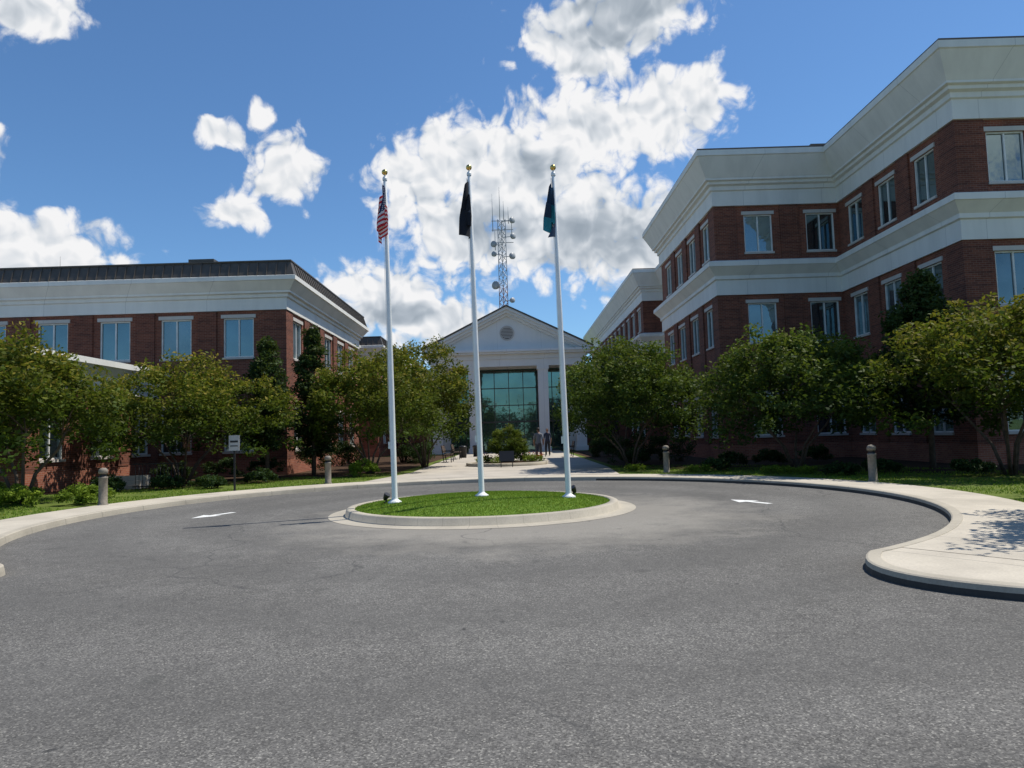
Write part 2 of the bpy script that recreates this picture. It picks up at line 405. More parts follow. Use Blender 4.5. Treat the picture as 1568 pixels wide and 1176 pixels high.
# ------------------------------------------------------------------ flagpoles
def mat_flag(kind):
    m, nt, b, o = new_mat('flag_'+kind)
    uv = nt.nodes.new('ShaderNodeUVMap').outputs[0]
    s_ = nt.nodes.new('ShaderNodeSeparateXYZ'); nt.links.new(uv, s_.inputs[0])
    u, v = s_.outputs[0], s_.outputs[1]
    if kind == 'stars_and_stripes':
        st = mth(nt, 'MODULO', mth(nt, 'FLOOR', mth(nt, 'MULTIPLY', v, 13)), 2)
        c = mixc(nt, st, (.6, .02, .035), (.85, .83, .8))
        can = mth(nt, 'MULTIPLY', mth(nt, 'LESS_THAN', u, .4), mth(nt, 'LESS_THAN', v, .54))
        vo = nt.nodes.new('ShaderNodeTexVoronoi'); vo.inputs['Scale'].default_value = 17; vo.inputs['Randomness'].default_value = .1; nt.links.new(uv, vo.inputs['Vector'])
        star = mth(nt, 'LESS_THAN', vo.outputs['Distance'], .25)
        c = mixc(nt, can, c, mixc(nt, star, (.012, .02, .09), (.75, .75, .75)))
    elif kind == 'black':
        vm = nd(nt, 'ShaderNodeVectorMath', operation='DISTANCE'); nt.links.new(uv, vm.inputs[0]); vm.inputs[1].default_value = (.5, .5, 0)
        c = mixc(nt, mth(nt, 'LESS_THAN', vm.outputs['Value'], .10), (.012, .013, .02), (.1, .1, .11))
    else:
        c = mixc(nt, mth(nt, 'GREATER_THAN', v, .5), (.015, .04, .08), (.03, .25, .30))
        c = mixc(nt, mth(nt, 'GREATER_THAN', u, .85), c, (.03, .06, .12))
    nt.links.new(c, b.inputs['Base Color']); b.inputs['Roughness'].default_value = .75
    t_ = nt.nodes.new('ShaderNodeBsdfTranslucent'); nt.links.new(c, t_.inputs[0])
    mx = nt.nodes.new('ShaderNodeMixShader'); mx.inputs[0].default_value = .3
    nt.links.new(b.outputs[0], mx.inputs[1]); nt.links.new(t_.outputs[0], mx.inputs[2]); nt.links.new(mx.outputs[0], o.inputs[0])
    return m
def flagpole(x, y, H, kind, seed, side):
    base = mound(math.hypot(x-IX, y-IY))
    e = empty('flagpole', (x, y, base))
    p = MB()
    prof = [(.0,base-.05),(.15,base-.02),(.15,base+.02),(.10,base+.05),(.068,base+.08),(.062,base+.10),(.060,base+2),(.052,base+4.2),(.038,base+H-.12),(.025,base+H-.1),(.016,base+H-.02)]
    p.lathe(x, y, prof, 20)
    p.lathe(x, y, [(.05,base+H-.14),(.055,base+H-.10),(.04,base+H-.06),(.0,base+H-.06)], 16)
    p.tube([(x-.068,y-.02,base+1.2),(x-.06,y-.02,base+H-.2)], [.004,.004], 5)
    p.box(x-.10, x-.055, y-.02, y+.02, base+1.15, base+1.3)
    p.obj('pole', [M_WHITEP], e.location, e)
    p = MB(); p.sphere((x, y, base+H+.045), .066, 0, 16); p.obj('finial', [M_GOLD], e.location, e)
    ns, nt_ = 80, 26; top = base+H-.2
    V = []; UV = []
    ph = seed*1.7
    for j in range(nt_+1):
        t = j/nt_
        for i in range(ns+1):
            s_ = i/ns
            env = min(1, s_*5)
            depth = .9*t+.78*(s_**1.1)*(1-.38*t)
            bulk = .025+.085*min(1, depth/.9)
            sway = side*(.03+.05*depth)*env
            fx = -.05*(1-env)*1 + sway - bulk*(math.sin(12.5*s_+ph+1.4*t)+.35*math.sin(29*s_+3*t))*env
            fy = -.03*env+(.07*math.sin(17*s_+ph*2+2.2*t)+.03*math.sin(31*s_+ph))*env
            fz = top-depth-.02*math.sin(13*s_+ph)
            V.append((x+fx, y+fy-.05*env, fz)); UV.append((s_, t))
    F = [(j*(ns+1)+i, j*(ns+1)+i+1, (j+1)*(ns+1)+i+1, (j+1)*(ns+1)+i) for j in range(nt_) for i in range(ns)]
    me = bpy.data.meshes.new('flag'); me.from_pydata([tuple(Vector(v)-e.location) for v in V], [], F)
    uvl = me.uv_layers.new(name='UVMap')
    for lp in me.loops: uvl.data[lp.index].uv = UV[lp.vertex_index]
    for p_ in me.polygons: p_.use_smooth = True
    me.materials.append(mat_flag(kind))
    ob = bpy.data.objects.new('flag', me); COL.objects.link(ob); ob.parent = e
    e.rotation_euler = (0, -R(.75), 0)
flagpole(-2.57, 15.45, 7.17, 'stars_and_stripes', 1, -.6)
flagpole(-.72, 15.55, 7.18, 'black', 2, -1.6)
flagpole(1.14, 15.5, 7.18, 'teal', 3, -1.6)

def flood(x, y, aim):
    b = mound(math.hypot(x-IX, y-IY)); e = MB()
    e.tube([(x,y,b-.03),(x,y,b+.08)], [.02,.02], 8)
    d = Vector((aim[0], aim[1], .9)).normalized(); c = Vector((x,y,b+.13))
    e.tube([c-d*.08, c-d*.04, c+d*.05, c+d*.07], [.03,.05,.07,.07], 12)
    e.box(x-.05, x+.05, y-.05, y+.05, b-.02, b+.02)
    e.obj('flood_light', [M_BLACK], (x, y, b))
flood(-2.8, 15.7, (.6, -.3)); flood(1.30, 16.1, (-.5, -.4))

# ------------------------------------------------------------------ buildings
def leftn(d): return (-d[1], d[0])
def sweep(mb, pl, prof, mats, closed=False):
    n = len(pl)
    segs = n if closed else n-1
    def nrm(i):
        a, b = pl[i % n], pl[(i+1) % n]; L = math.hypot(b[0]-a[0], b[1]-a[1])
        return leftn(((b[0]-a[0])/L, (b[1]-a[1])/L))
    def off(i, o):
        ns_ = []
        if closed or i > 0: ns_.append(nrm((i-1) % n))
        if closed or i < n-1: ns_.append(nrm(i))
        if len(ns_) == 2 and abs(ns_[0][0]-ns_[1][0]) < 1e-6 and abs(ns_[0][1]-ns_[1][1]) < 1e-6: ns_ = ns_[:1]
        return (pl[i][0]+o*sum(a[0] for a in ns_), pl[i][1]+o*sum(a[1] for a in ns_))
    for q in range(len(prof)-1):
        (o0, z0), (o1, z1) = prof[q], prof[q+1]
        mm = mats[q] if isinstance(mats, (list, tuple)) else mats
        for i in range(segs):
            j = (i+1) % n
            mb.quad([(*off(i, o0), z0), (*off(i, o1), z1), (*off(j, o1), z1), (*off(j, o0), z0)], mm)
class Wall:
    def __init__(s, p0, p1):
        s.p0 = p0; s.L = math.hypot(p1[0]-p0[0], p1[1]-p0[1]); s.d = ((p1[0]-p0[0])/s.L, (p1[1]-p0[1])/s.L); s.n = leftn(s.d)
    def pt(s, u, o, z): return (s.p0[0]+s.d[0]*u+s.n[0]*o, s.p0[1]+s.d[1]*u+s.n[1]*o, z)
    def box(s, mb, u0, u1, o0, o1, z0, z1, m=0):
        mb.hexa([s.pt(u0,o0,z0), s.pt(u1,o0,z0), s.pt(u1,o1,z0), s.pt(u0,o1,z0), s.pt(u0,o0,z1), s.pt(u1,o0,z1), s.pt(u1,o1,z1), s.pt(u0,o1,z1)], m)
def build_wall(W, z0, z1, cols, rows, ww, parts, piers=True, pier_z=None):
    walls, frames, glass = parts
    us = sorted(set([0, W.L]+[c-ww/2 for c in cols]+[c+ww/2 for c in cols]))
    zs = sorted(set([z0, z1]+[a for r_ in rows for a in r_]))
    def hole(u, z): return any(abs(u-c) < ww/2 for c in cols) and any(a < z < b for a, b in rows)
    for i in range(len(us)-1):
        for j in range(len(zs)-1):
            if hole((us[i]+us[i+1])/2, (zs[j]+zs[j+1])/2): continue
            walls.quad([W.pt(us[i],0,zs[j]), W.pt(us[i],0,zs[j+1]), W.pt(us[i+1],0,zs[j+1]), W.pt(us[i+1],0,zs[j])], 0)
    for c in cols:
        a, b = c-ww/2, c+ww/2
        for (q0, q1) in rows:
            dp = -.14
            for A, B in (((a,q0),(a,q1)), ((a,q1),(b,q1)), ((b,q1),(b,q0)), ((b,q0),(a,q0))):
                walls.quad([W.pt(A[0],0,A[1]), W.pt(B[0],0,B[1]), W.pt(B[0],dp-.1,B[1]), W.pt(A[0],dp-.1,A[1])], 0)
            f = .055
            W.box(frames, a, a+f, dp, -.045, q0, q1); W.box(frames, b-f, b, dp, -.045, q0, q1)
            W.box(frames, a+f, b-f, dp, -.045, q0, q0+f); W.box(frames, a+f, b-f, dp, -.045, q1-f, q1)
            W.box(frames, c-.03, c+.03, dp, -.06, q0+f, q1-f)
            W.box(frames, a-.10, b+.10, -.02, .05, q1+.002, q1+.16, 1)
            W.box(frames, a-.04, b+.04, -.02, .07, q0-.09, q0-.002, 1)
            bl = random.random()
            glass.quad([W.pt(a,dp+.03,q0), W.pt(a,dp+.03,q1), W.pt(b,dp+.03,q1), W.pt(b,dp+.03,q0)], 1 if bl < .25 else 0)
    if piers:
        pz = pier_z or [(z0, z1)]
        cs = sorted(cols)
        mids = [(cs[i]+cs[i+1])/2 for i in range(len(cs)-1)]
        for mu_ in mids:
            for a, b in pz:
                W.box(walls, mu_-.42, mu_+.42, -.01, .075, a, b, 1)

# --- right three-storey
rb = empty('brick_office_building', (20, 35, 0))
parts = (MB(), MB(), MB())
OUT = [(45,24.1),(15.5,24.1),(15.5,33),(9.7,33),(9.7,45),(12.5,45),(12.5,57),(10.7,57),(10.7,95),(45,95)]
rows3 = [(1.2,3.1),(5.5,7.33),(9.73,11.5)]
colsets = [
    [45-x for x in (17.2,20.0,22.8,25.6,28.4,31.2,34)],
    [1.95,4.65,7.35],
    [15.5-14.6, 15.5-11.7],
    [1.6,4.4,7.2,10.0],
    [], [2,4.8,7.6,10], [], [2+2.8*i for i in range(12)], [], []]
pz3 = [(0.8,7.72),(9.36,11.92)]
for i in range(len(OUT)-1):
    W = Wall(OUT[i], OUT[i+1])
    build_wall(W, 0, 14.0, colsets[i], rows3, 1.32, parts, True, pz3)
W = Wall(OUT[-1], OUT[0]); build_wall(W, 0, 14, [], rows3, 1.3, parts, False)
for i in (0, 2, 6):
    W = Wall(OUT[i], OUT[i+1])
    for a, b in pz3: W.box(parts[0], W.L-.95, W.L+.06, -.01, .06, a, b, 1)
for i in (1, 3, 7):
    W = Wall(OUT[i], OUT[i+1])
    for a, b in pz3: W.box(parts[0], .012, .9, -.01, .058, a, b, 1)
sweep(parts[0], OUT, [(.0,.8),(.05,.8),(.07,.0)], 2)
parts[0].obj('walls', [M_BRICK, M_BRICK2, M_BRICKB], rb.location, rb)
parts[1].obj('window_frames', [M_FRAME, M_STONE], rb.location, rb)
parts[2].obj('window_glass', [M_GLASS, M_GLASSB], rb.location, rb)
c = MB()
sweep(c, OUT, [(.0,11.93),(.12,11.93),(.12,12.62),(.2,12.66),(.2,12.84),(.34,12.9),(.34,13.02),(.46,13.06),(.46,13.14),(.9,14.02),(.95,14.05),(.95,14.30),(.9,14.32)], 0)
sweep(c, OUT, [(.9,14.32),(.9,14.39),(-.6,14.41)], 1)
sweep(c, OUT, [(.0,7.73),(.1,7.73),(.1,8.42),(.18,8.46),(.18,8.62),(.48,8.98),(.52,9.0),(.52,9.22),(.46,9.25),(0,9.38)], 0)
c.obj('cornices', [M_TRIM, M_ROOFMETAL], rb.location, rb)
c = MB(); c.poly(OUT, 13.9)
c.box(15.6, 16.7, 35.5, 36.6, 13.9, 15.6, 1); c.box(15.4, 16.9, 35.3, 36.8, 15.6, 15.75, 1); c.box(14.6,15.3,35.8,36.4,13.9,15.3,1)
for (x, y) in ((16.2,24.8),(10.4,33.6),(22,26)): c.tube([(x,y,13.9),(x,y,15.0)], [.012,.006], 5, 1)
c.obj('roof', [M_ROOFTOP, M_ROOFMETAL], rb.location, rb)

# --- left two-storey with one-storey projection
lb = empty('brick_office_building', (-25, 40, 0))
parts = (MB(), MB(), MB())
OUTL = [(-10.7,95),(-10.7,57),(-12.5,57),(-12.5,47),(-10.1,47),(-10.1,32),(-45,32)]
rows2 = [(1.2,3.1),(5.4,7.17)]
cl_ = [[1.5+2.8*i for i in range(13)], [], [2,4.8,7.6], [], [2,4.8,7.6,10.4,13.2], [abs(-10.1-x) for x in (-12.2,-15.0,-17.75,-20.55,-23.35,-26.1,-28.9,-31.7)]]
pz2 = [(.8, 7.48)]
for i in range(len(OUTL)-1):
    W = Wall(OUTL[i], OUTL[i+1]); build_wall(W, 0, 9.0, cl_[i], rows2, 1.36, parts, True, pz2)
W = Wall(OUTL[5], OUTL[6]); W.box(parts[0], -.06, .95, -.01, .06, .8, 7.48, 1)
W = Wall(OUTL[4], OUTL[5]); W.box(parts[0], W.L-.95, W.L-.012, -.01, .058, .8, 7.48, 1)
PR = [(-15.8,31.99),(-15.8,23.2),(-45,23.2)]
W = Wall(PR[0], PR[1]); build_wall(W, 0, 4.0, [32-30.5, 32-27.6, 32-24.6], [(1.2,3.1)], 1.36, parts, True, [(.8,3.62)])
W.box(parts[0], W.L-.7, W.L-.012, -.01, .058, .8, 3.62, 1)
W = Wall(PR[1], PR[2]); build_wall(W, 0, 4.0, [1.8+2.8*i for i in range(8)], [(1.2,3.1)], 1.36, parts, True, [(.8,3.62)])
W.box(parts[0], -.06, .7, -.01, .06, .8, 3.62, 1)
sweep(parts[0], OUTL, [(.0,.8),(.05,.8),(.07,.0)], 2); sweep(parts[0], PR, [(.0,.8),(.05,.8),(.07,.0)], 2)
parts[0].obj('walls', [M_BRICK, M_BRICK2, M_BRICKB], lb.location, lb)
parts[1].obj('window_frames', [M_FRAME, M_STONE], lb.location, lb)
parts[2].obj('window_glass', [M_GLASS, M_GLASSB], lb.location, lb)
c = MB()
sweep(c, OUTL, [(0,7.5),(.1,7.5),(.1,8.02),(.18,8.06),(.18,8.2),(.3,8.24),(.3,8.32),(.6,8.72),(.65,8.74),(.65,8.93),(.6,8.95)], 0)
sweep(c, OUTL, [(.58,8.95),(.36,9.6),(.40,9.62),(.40,9.68),(-.5,9.7)], 1)
sweep(c, PR, [(0,3.65),(.1,3.65),(.1,4.1),(.2,4.15),(.2,4.28),(.5,4.6),(.55,4.62),(.55,4.84),(-.4,4.86)], 0)
for i in range(len(OUTL)-1):
    W = Wall(OUTL[i], OUTL[i+1]); u = -.2
    while u < W.L+.2:
        c.hexa([W.pt(u,.50,8.96), W.pt(u+.03,.50,8.96), W.pt(u+.03,.62,8.96), W.pt(u,.62,8.96), W.pt(u,.3,9.6), W.pt(u+.03,.3,9.6), W.pt(u+.03,.40,9.6), W.pt(u,.40,9.6)], 1); u += .42
c.obj('cornices', [M_TRIM, M_ROOFMETAL], lb.location, lb)
c = MB(); c.poly(OUTL+[(-45,95)], 9.4); c.poly([(-45,31.98)]+PR, 4.6)
c.box(-14.9,-14.1,33.6,34.4,9.4,10.15,1); c.box(-15.1,-13.9,33.4,34.6,10.15,10.28,1)
for (x, y) in ((-20.9,33),(-30,33)): c.tube([(x,y,9.4),(x,y,10.5)], [.012,.006], 5, 1)
c.obj('roof', [M_ROOFTOP, M_ROOFMETAL], lb.location, lb)

# --- entrance portico
pe = empty('entrance_portico', (-.2, 60, 0))
XC = -.25
t = MB()
for dx in (-6.0, -2.95, 2.85, 5.9):
    x = XC+dx
    t.box(x-.42, x+.42, 59.6, 60.44, .5, 6.95); t.box(x-.52, x+.52, 59.5, 60.54, .12, .5); t.box(x-.5, x+.5, 59.52, 60.52, 6.95, 7.25)
t.box(XC-6.5, XC+6.4, 59.55, 60.5, 7.252, 7.85); t.box(XC-6.6, XC+6.5, 59.45, 60.6, 7.852, 8.25); t.box(XC-6.95, XC+6.85, 59.1, 60.9, 8.252, 8.42)
t.box(XC-7.1, XC+7.0, 58.95, 60.9, 8.422, 8.6)
pk = (XC-.05, 12.2); e0 = (XC-7.1, 8.6); e1 = (XC+7.0, 8.6)
t.quad([(e0[0]+.5,59.7,8.602),(pk[0],59.7,pk[1]-.25),(e1[0]-.5,59.7,8.602)])
for A in (e0, e1):
    for (y0, y1, w0, w1) in ((58.95,59.75,0,.2), (59.15,59.75,.2,.42), (59.45,59.75,.42,.62)):
        dz = 1.12
        t.hexa([(A[0],y0,A[1]+.1-w1*dz),(pk[0],y0,pk[1]-w1*dz),(pk[0],y1,pk[1]-w1*dz),(A[0],y1,A[1]+.1-w1*dz),
                (A[0],y0,A[1]+.1-w0*dz),(pk[0],y0,pk[1]-w0*dz),(pk[0],y1,pk[1]-w0*dz),(A[0],y1,A[1]+.1-w0*dz)])
t.obj('columns_and_pediment', [M_PORT], pe.location, pe)
t = MB()
for A in (e0, e1):
    t.hexa([(A[0]*1.01,58.85,A[1]+.1),(pk[0],58.85,pk[1]),(pk[0],90,pk[1]),(A[0]*1.01,90,A[1]+.1),
            (A[0]*1.01,58.85,A[1]+.22),(pk[0],58.85,pk[1]+.12),(pk[0],90,pk[1]+.12),(A[0]*1.01,90,A[1]+.22)])
t.obj('gable_roof', [M_ROOFMETAL], pe.location, pe)
t = MB()
vx, vz = pk[0], 10.05
ring = [(vx+.62*math.cos(a), vz+.62*math.sin(a)) for a in [2*math.pi*i/28 for i in range(28)]]
ring2 = [(vx+.5*math.cos(a), vz+.5*math.sin(a)) for a in [2*math.pi*i/28 for i in range(28)]]
for i in range(28):
    j = (i+1) % 28
    t.quad([(ring[i][0],59.62,ring[i][1]),(ring[j][0],59.62,ring[j][1]),(ring2[j][0],59.62,ring2[j][1]),(ring2[i][0],59.62,ring2[i][1])], 0)
    t.quad([(ring[i][0],59.62,ring[i][1]),(ring[j][0],59.62,ring[j][1]),(ring[j][0],59.72,ring[j][1]),(ring[i][0],59.72,ring[i][1])], 0)
t.quad([(p_[0],59.68,p_[1]) for p_ in ring2], 1)
for i in range(8):
    z = vz-.42+.12*i; hw = math.sqrt(max(0,.25-(z-vz)**2))
    t.box(vx-hw, vx+hw, 59.64, 59.675, z, z+.07, 0)
t.obj('round_louvre', [M_STONE, M_ROOFMETAL], pe.location, pe)
t = MB()
t.box(XC-6.3, XC-5.2, 62.6, 90, 0.1, 8.55); t.box(XC+5.1, XC+6.2, 62.6, 90, .1, 8.55); t.box(XC-5.2, XC+5.1, 62.6, 90, 7.3, 8.55)
t.quad([(XC-6.5,60.5,8.40),(XC+6.4,60.5,8.40),(XC+6.4,62.7,8.40),(XC-6.5,62.7,8.40)])
t.obj('entrance_walls', [M_PORT], pe.location, pe)
t = MB(); t.quad([(XC-5.2,63.0,.1),(XC+5.1,63.0,.1),(XC+5.1,63.0,7.3),(XC-5.2,63.0,7.3)]); t.obj('curtain_wall_glass', [M_GLASSE], pe.location, pe)
t = MB()
xs = [XC-5.1+i*(10.1/8) for i in range(9)]
for x in xs: t.box(x-.03, x+.03, 62.9, 62.99, .12, 7.3)
for z in (.14, 2.62, 4.1, 5.6, 7.1): t.box(XC-5.17, XC+5.07, 62.88, 62.985, z, z+(.14 if z == 2.62 else .07))
for x in (XC-.65, XC+.6): t.box(x-.02, x+.02, 62.86, 62.98, .14, 2.6)
t.obj('mullions', [M_ROOFMETAL], pe.location, pe)
t = MB()
t.box(XC+6.3, 10.6, 66, 90, 0, 6.6, 0); t.box(-10.6, XC-6.4, 66, 90, 0, 6.6, 0)
t.box(XC+6.25, 10.65, 65.7, 90, 6.602, 7.5, 1); t.box(-10.65, XC-6.35, 65.7, 90, 6.602, 7.5, 1)
for x in (7.2, 9.0, -8.0, -9.8):
    for z in (1.1, 4.3):
        t.box(x-.6, x+.6, 65.93, 65.99, z, z+1.8, 3); t.box(x-.7, x+.7, 65.9, 65.995, z+1.81, z+1.95, 1)
t.obj('side_links', [M_BRICK, M_TRIM, M_ROOFMETAL, M_GLASS], pe.location, pe)

# ------------------------------------------------------------------ radio tower
t = MB(); tx, ty = -.75, 92; H0, H1 = 0, 29.5
def leg(k_, z):
    w_ = .72-.15*(z/H1); a = R(90+120*k_); return Vector((tx+w_*math.cos(a), ty+w_*math.sin(a), z))
nz_ = 27
for i in range(nz_):
    z0 = H1*i/nz_; z1 = H1*(i+1)/nz_
    mm = 0 if i in (15,16,17,18) else 1
    for k_ in range(3):
        t.beam(leg(k_, z0), leg(k_, z1), .085, .085, mm)
        t.beam(leg(k_, z0), leg((k_+1) % 3, z1), .045, .045, mm); t.beam(leg((k_+1) % 3, z0), leg(k_, z1), .045, .045, mm)
for (ox, z0, z1) in ((-1.15,28,33),(.9,29,31.2),(-.2,29.5,33.9),(-.9,25.5,28.5),(1.3,27.5,30),(.3,29.5,32)):
    t.tube([(tx+ox,ty,z0),(tx+ox,ty,z1)], [.05,.03], 6, 1)
for z in (28.2, 29.4, 26.5): t.beam((tx-1.3,ty,z), (tx+1.5,ty,z), .07, .07, 1)
for (ox, z, r_) in ((1.2,29.3,.42),(1.25,27.2,.4),(-.9,26.2,.42),(1.1,24.6,.45),(-.9,24.9,.35),(-.8,20.8,.55),(.95,18.8,.35)):
    t.beam((tx,ty,z), (tx+ox,ty-.3,z), .07, .07, 1)
    c0 = Vector((tx+ox,ty-.3,z)); dd = Vector((ox,-1.2,0)).normalized()
    t.tube([c0, c0+dd*.1, c0+dd*.4, c0+dd*.42], [.15, r_*.9, r_, r_*.2], 14, 1)
t.obj('lattice_radio_tower', [simple('tower_faded_red_paint', (.34,.15,.11), .5), simple('tower_galvanised', (.36,.37,.38), .5)], (tx, ty, 0))

# ------------------------------------------------------------------ vegetation
def foliage(cent, rc, per, lsize, tipz, yel, flat=.75):
    n_ = len(cent)
    idx = np.repeat(np.arange(n_), per)
    off = rng.normal(size=(len(idx), 3)); off /= np.linalg.norm(off, axis=1, keepdims=True)
    off *= (rng.random((len(idx), 1))**.45)
    off[:, 2] *= flat
    C = cent[idx]+off*rc[idx][:, None]
    A = rand_unit(len(idx)); A[:, 2] *= .6; A[:, 2] -= .2
    A /= np.linalg.norm(A, axis=1, keepdims=True)
    Bv = np.cross(A, rand_unit(len(idx))*.8+np.array([0,0,.5])); Bv /= np.linalg.norm(Bv, axis=1, keepdims=True)
    sz = lsize*rng.uniform(.6, 1.25, (len(idx), 1))
    cv = rng.uniform(0, .5, n_)[idx]
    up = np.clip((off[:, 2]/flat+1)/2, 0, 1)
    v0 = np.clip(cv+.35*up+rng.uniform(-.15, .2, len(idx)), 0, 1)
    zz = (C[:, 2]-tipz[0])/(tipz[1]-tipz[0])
    v0 = v0*(.45+.55*np.clip(zz*1.2, 0, 1))  # undersides and low crown toned darker, shade painted into the leaf colour
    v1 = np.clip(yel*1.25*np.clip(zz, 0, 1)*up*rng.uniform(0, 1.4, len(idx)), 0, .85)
    return C, A*sz, Bv*sz*.48, np.stack([v0, v1], 1)
def tree(name, x, y, H, rad, cb, mat=None, nc=120, per=85, yel=.5, stems=5, lsize=.08, shape='umbrella', z0=.105, rs=(.32,.6)):
    e = empty(name, (x, y, z0))
    cents = []
    ph = rng.uniform(0, 6.28, 4)
    while len(cents) < nc:
        a = rng.uniform(0, 2*np.pi)
        lob = 1+.13*math.sin(2*a+ph[0])+.10*math.sin(3*a+ph[1])+.08*math.sin(5*a+ph[2])
        if shape == 'umbrella':
            q = rng.random()**.5; rr = q*rad*lob*.94
            topz = H-(H-cb)*.55*q**2.4; botz = cb-.25*q+.25*math.sin(3*a+ph[3])
            zz = botz+(topz-botz)*(rng.random()**.65)
            zz += rng.normal()*.12
        else:
            tt = rng.random(); zz = cb+(H-cb)*tt
            rr = rad*lob*(1-tt**1.6)**.8*(rng.random()**.45)*(1-.5*max(0,.25-tt)/.25)
        cents.append((x+rr*math.cos(a), y+rr*math.sin(a), zz))
    cents = np.array(cents); rc = rng.uniform(rs[0], rs[1], nc)
    if shape != 'umbrella': rc *= .75
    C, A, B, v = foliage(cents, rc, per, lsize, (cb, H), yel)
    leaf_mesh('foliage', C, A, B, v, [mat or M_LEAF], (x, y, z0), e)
    tb = MB()
    if shape == 'umbrella':
        for k_ in range(stems):
            a = 2*math.pi*k_/stems+rng.uniform(-.4, .4); sp = rng.uniform(.3, .55)*rad
            f = Vector((x+sp*math.cos(a), y+sp*math.sin(a), cb+rng.uniform(.1,.5)))
            b0 = Vector((x+.1*math.cos(a), y+.1*math.sin(a), z0-.05))
            m1 = b0.lerp(f, .35)+Vector((-.12*math.cos(a), -.12*math.sin(a), .15)); m2 = b0.lerp(f, .7)+Vector((rng.normal()*.06, rng.normal()*.06, .1))
            tb.tube([b0, m1, m2, f], [.055,.042,.034,.024], 7, 0)
            order = np.argsort(np.linalg.norm(cents-np.array(f), axis=1))
            for q in order[:14:2]:
                cc = Vector(cents[q]); mid = f.lerp(cc, .5)+Vector((rng.normal()*.08, rng.normal()*.08, .05))
                tb.tube([m2.lerp(f, rng.uniform(.3,1)), mid, cc], [.024,.015,.006], 5, 0)
    else:
        tb.tube([(x,y,z0-.05),(x+.04,y,H*.35),(x-.03,y+.02,H*.65),(x,y,H*.93)], [.10,.075,.05,.015], 8, 0)
        for q in range(0, nc, 3):
            cc = Vector(cents[q]); tb.tube([(x,y,cc.z-.25), Vector((x,y,cc.z-.1)).lerp(cc,.6), cc], [.022,.014,.006], 5, 0)
    tb.obj('trunk', [M_BARK], (x, y, z0), e)
CM = 'crape_myrtle_tree'
tree(CM, -13.5, 19.8, 4.65, 2.5, 1.8, yel=.8, nc=210)
tree(CM, -16.8, 21.0, 4.9, 2.6, 1.9, yel=.8, nc=150)
tree(CM, -12.2, 26.6, 4.8, 3.3, 1.7, yel=1.0, nc=290)
tree(CM, -6.1, 30.5, 5.5, 2.6, 1.7, yel=.85, nc=240)
tree(CM, -4.4, 35.5, 6.5, 2.6, 1.7, yel=1.0, nc=250)
tree(CM, -6.6, 43, 7.2, 2.8, 2.0, yel=.6, nc=150)
tree(CM, 4.75, 29.5, 5.3, 3.3, 1.7, M_LEAFG, yel=.3, nc=320)
tree(CM, 5.6, 37, 6.0, 2.6, 2.0, M_LEAFG, yel=.25, nc=150)
tree(CM, 9.6, 24.6, 4.95, 3.4, 1.7, M_LEAFG, yel=.3, nc=320)
tree(CM, 13.3, 19.4, 4.9, 2.8, 1.8, yel=1.0, nc=250)
tree(CM, 10.3, 9.9, 5.6, 2.7, 2.8, yel=.3, nc=170)
tree(CM, 13.5, 13.5, 5.2, 2.4, 2.2, yel=.6, nc=120)
tree('evergreen_magnolia_tree', -9.9, 28.9, 5.7, 1.05, 1.4, M_LEAFD, nc=110, per=100, yel=.1, shape='cone')
tree('evergreen_magnolia_tree', -8.5, 30.6, 6.3, 1.25, 1.0, M_LEAFD, nc=130, per=100, yel=.1, shape='cone')
tree('evergreen_magnolia_tree', 13.3, 23.0, 6.3, 1.9, 1.6, M_LEAFD, nc=190, per=100, yel=.1, shape='cone')
def shrub(name, x, y, H, rx, ry, mat, nc=26, per=110, lsize=.045, yel=0, z0=.1):
    a = rng.uniform(0, 2*np.pi, nc); q = rng.random(nc)**.5
    zz = z0+.12+(H-.25)*np.sqrt(np.clip(1-q**2*.8, 0, 1))*rng.random(nc)**.5
    cents = np.stack([x+rx*.85*q*np.cos(a), y+ry*.85*q*np.sin(a), zz], 1)
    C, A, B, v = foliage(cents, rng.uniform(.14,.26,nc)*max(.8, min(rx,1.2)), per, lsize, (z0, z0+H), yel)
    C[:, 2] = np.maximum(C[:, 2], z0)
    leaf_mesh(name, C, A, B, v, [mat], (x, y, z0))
for (x, y, H, rr) in ((-11.2,18.9,.6,.65),(-12.8,18.3,.75,.8),(-14.3,17.7,.7,.8),(-13.6,19.6,.7,.7),(-5.9,28.4,.8,.6)):
    shrub('bright_shrub', x, y, H, rr, rr, M_LEAFY)
for (x, y, H, rr) in ((-10.2,23.9,.5,.6),(-11.6,24.2,.55,.6),(-13.2,23.6,.6,.7),(-9.2,26.2,.6,.6),(9.6,21.2,.45,.5),(12.3,19.5,.55,.6),(13.0,17.6,.6,.6),(14.6,17.2,.7,.7),(7.0,25.2,.5,.5),
                      (11.0,21.8,.5,.6),(8.2,27.5,.7,.7),(9.9,28,.7,.7),(12,29,.8,.8),(5.3,31.5,.7,.7),(-15.8,21.6,.7,.7),(-12,29.5,1.0,.9),(-13.8,29.3,1.0,.9),(-10.3,29.9,1.0,.8)):
    shrub('dark_shrub', x, y, H, rr, rr, M_LEAFD)
for (x, y) in ((8.2,22.9),(8.9,22.4),(4.4,26.8),(6.3,24.9)): shrub('flowering_groundcover', x, y, .3, .5, .4, M_LEAFY, 14, 80, .035)
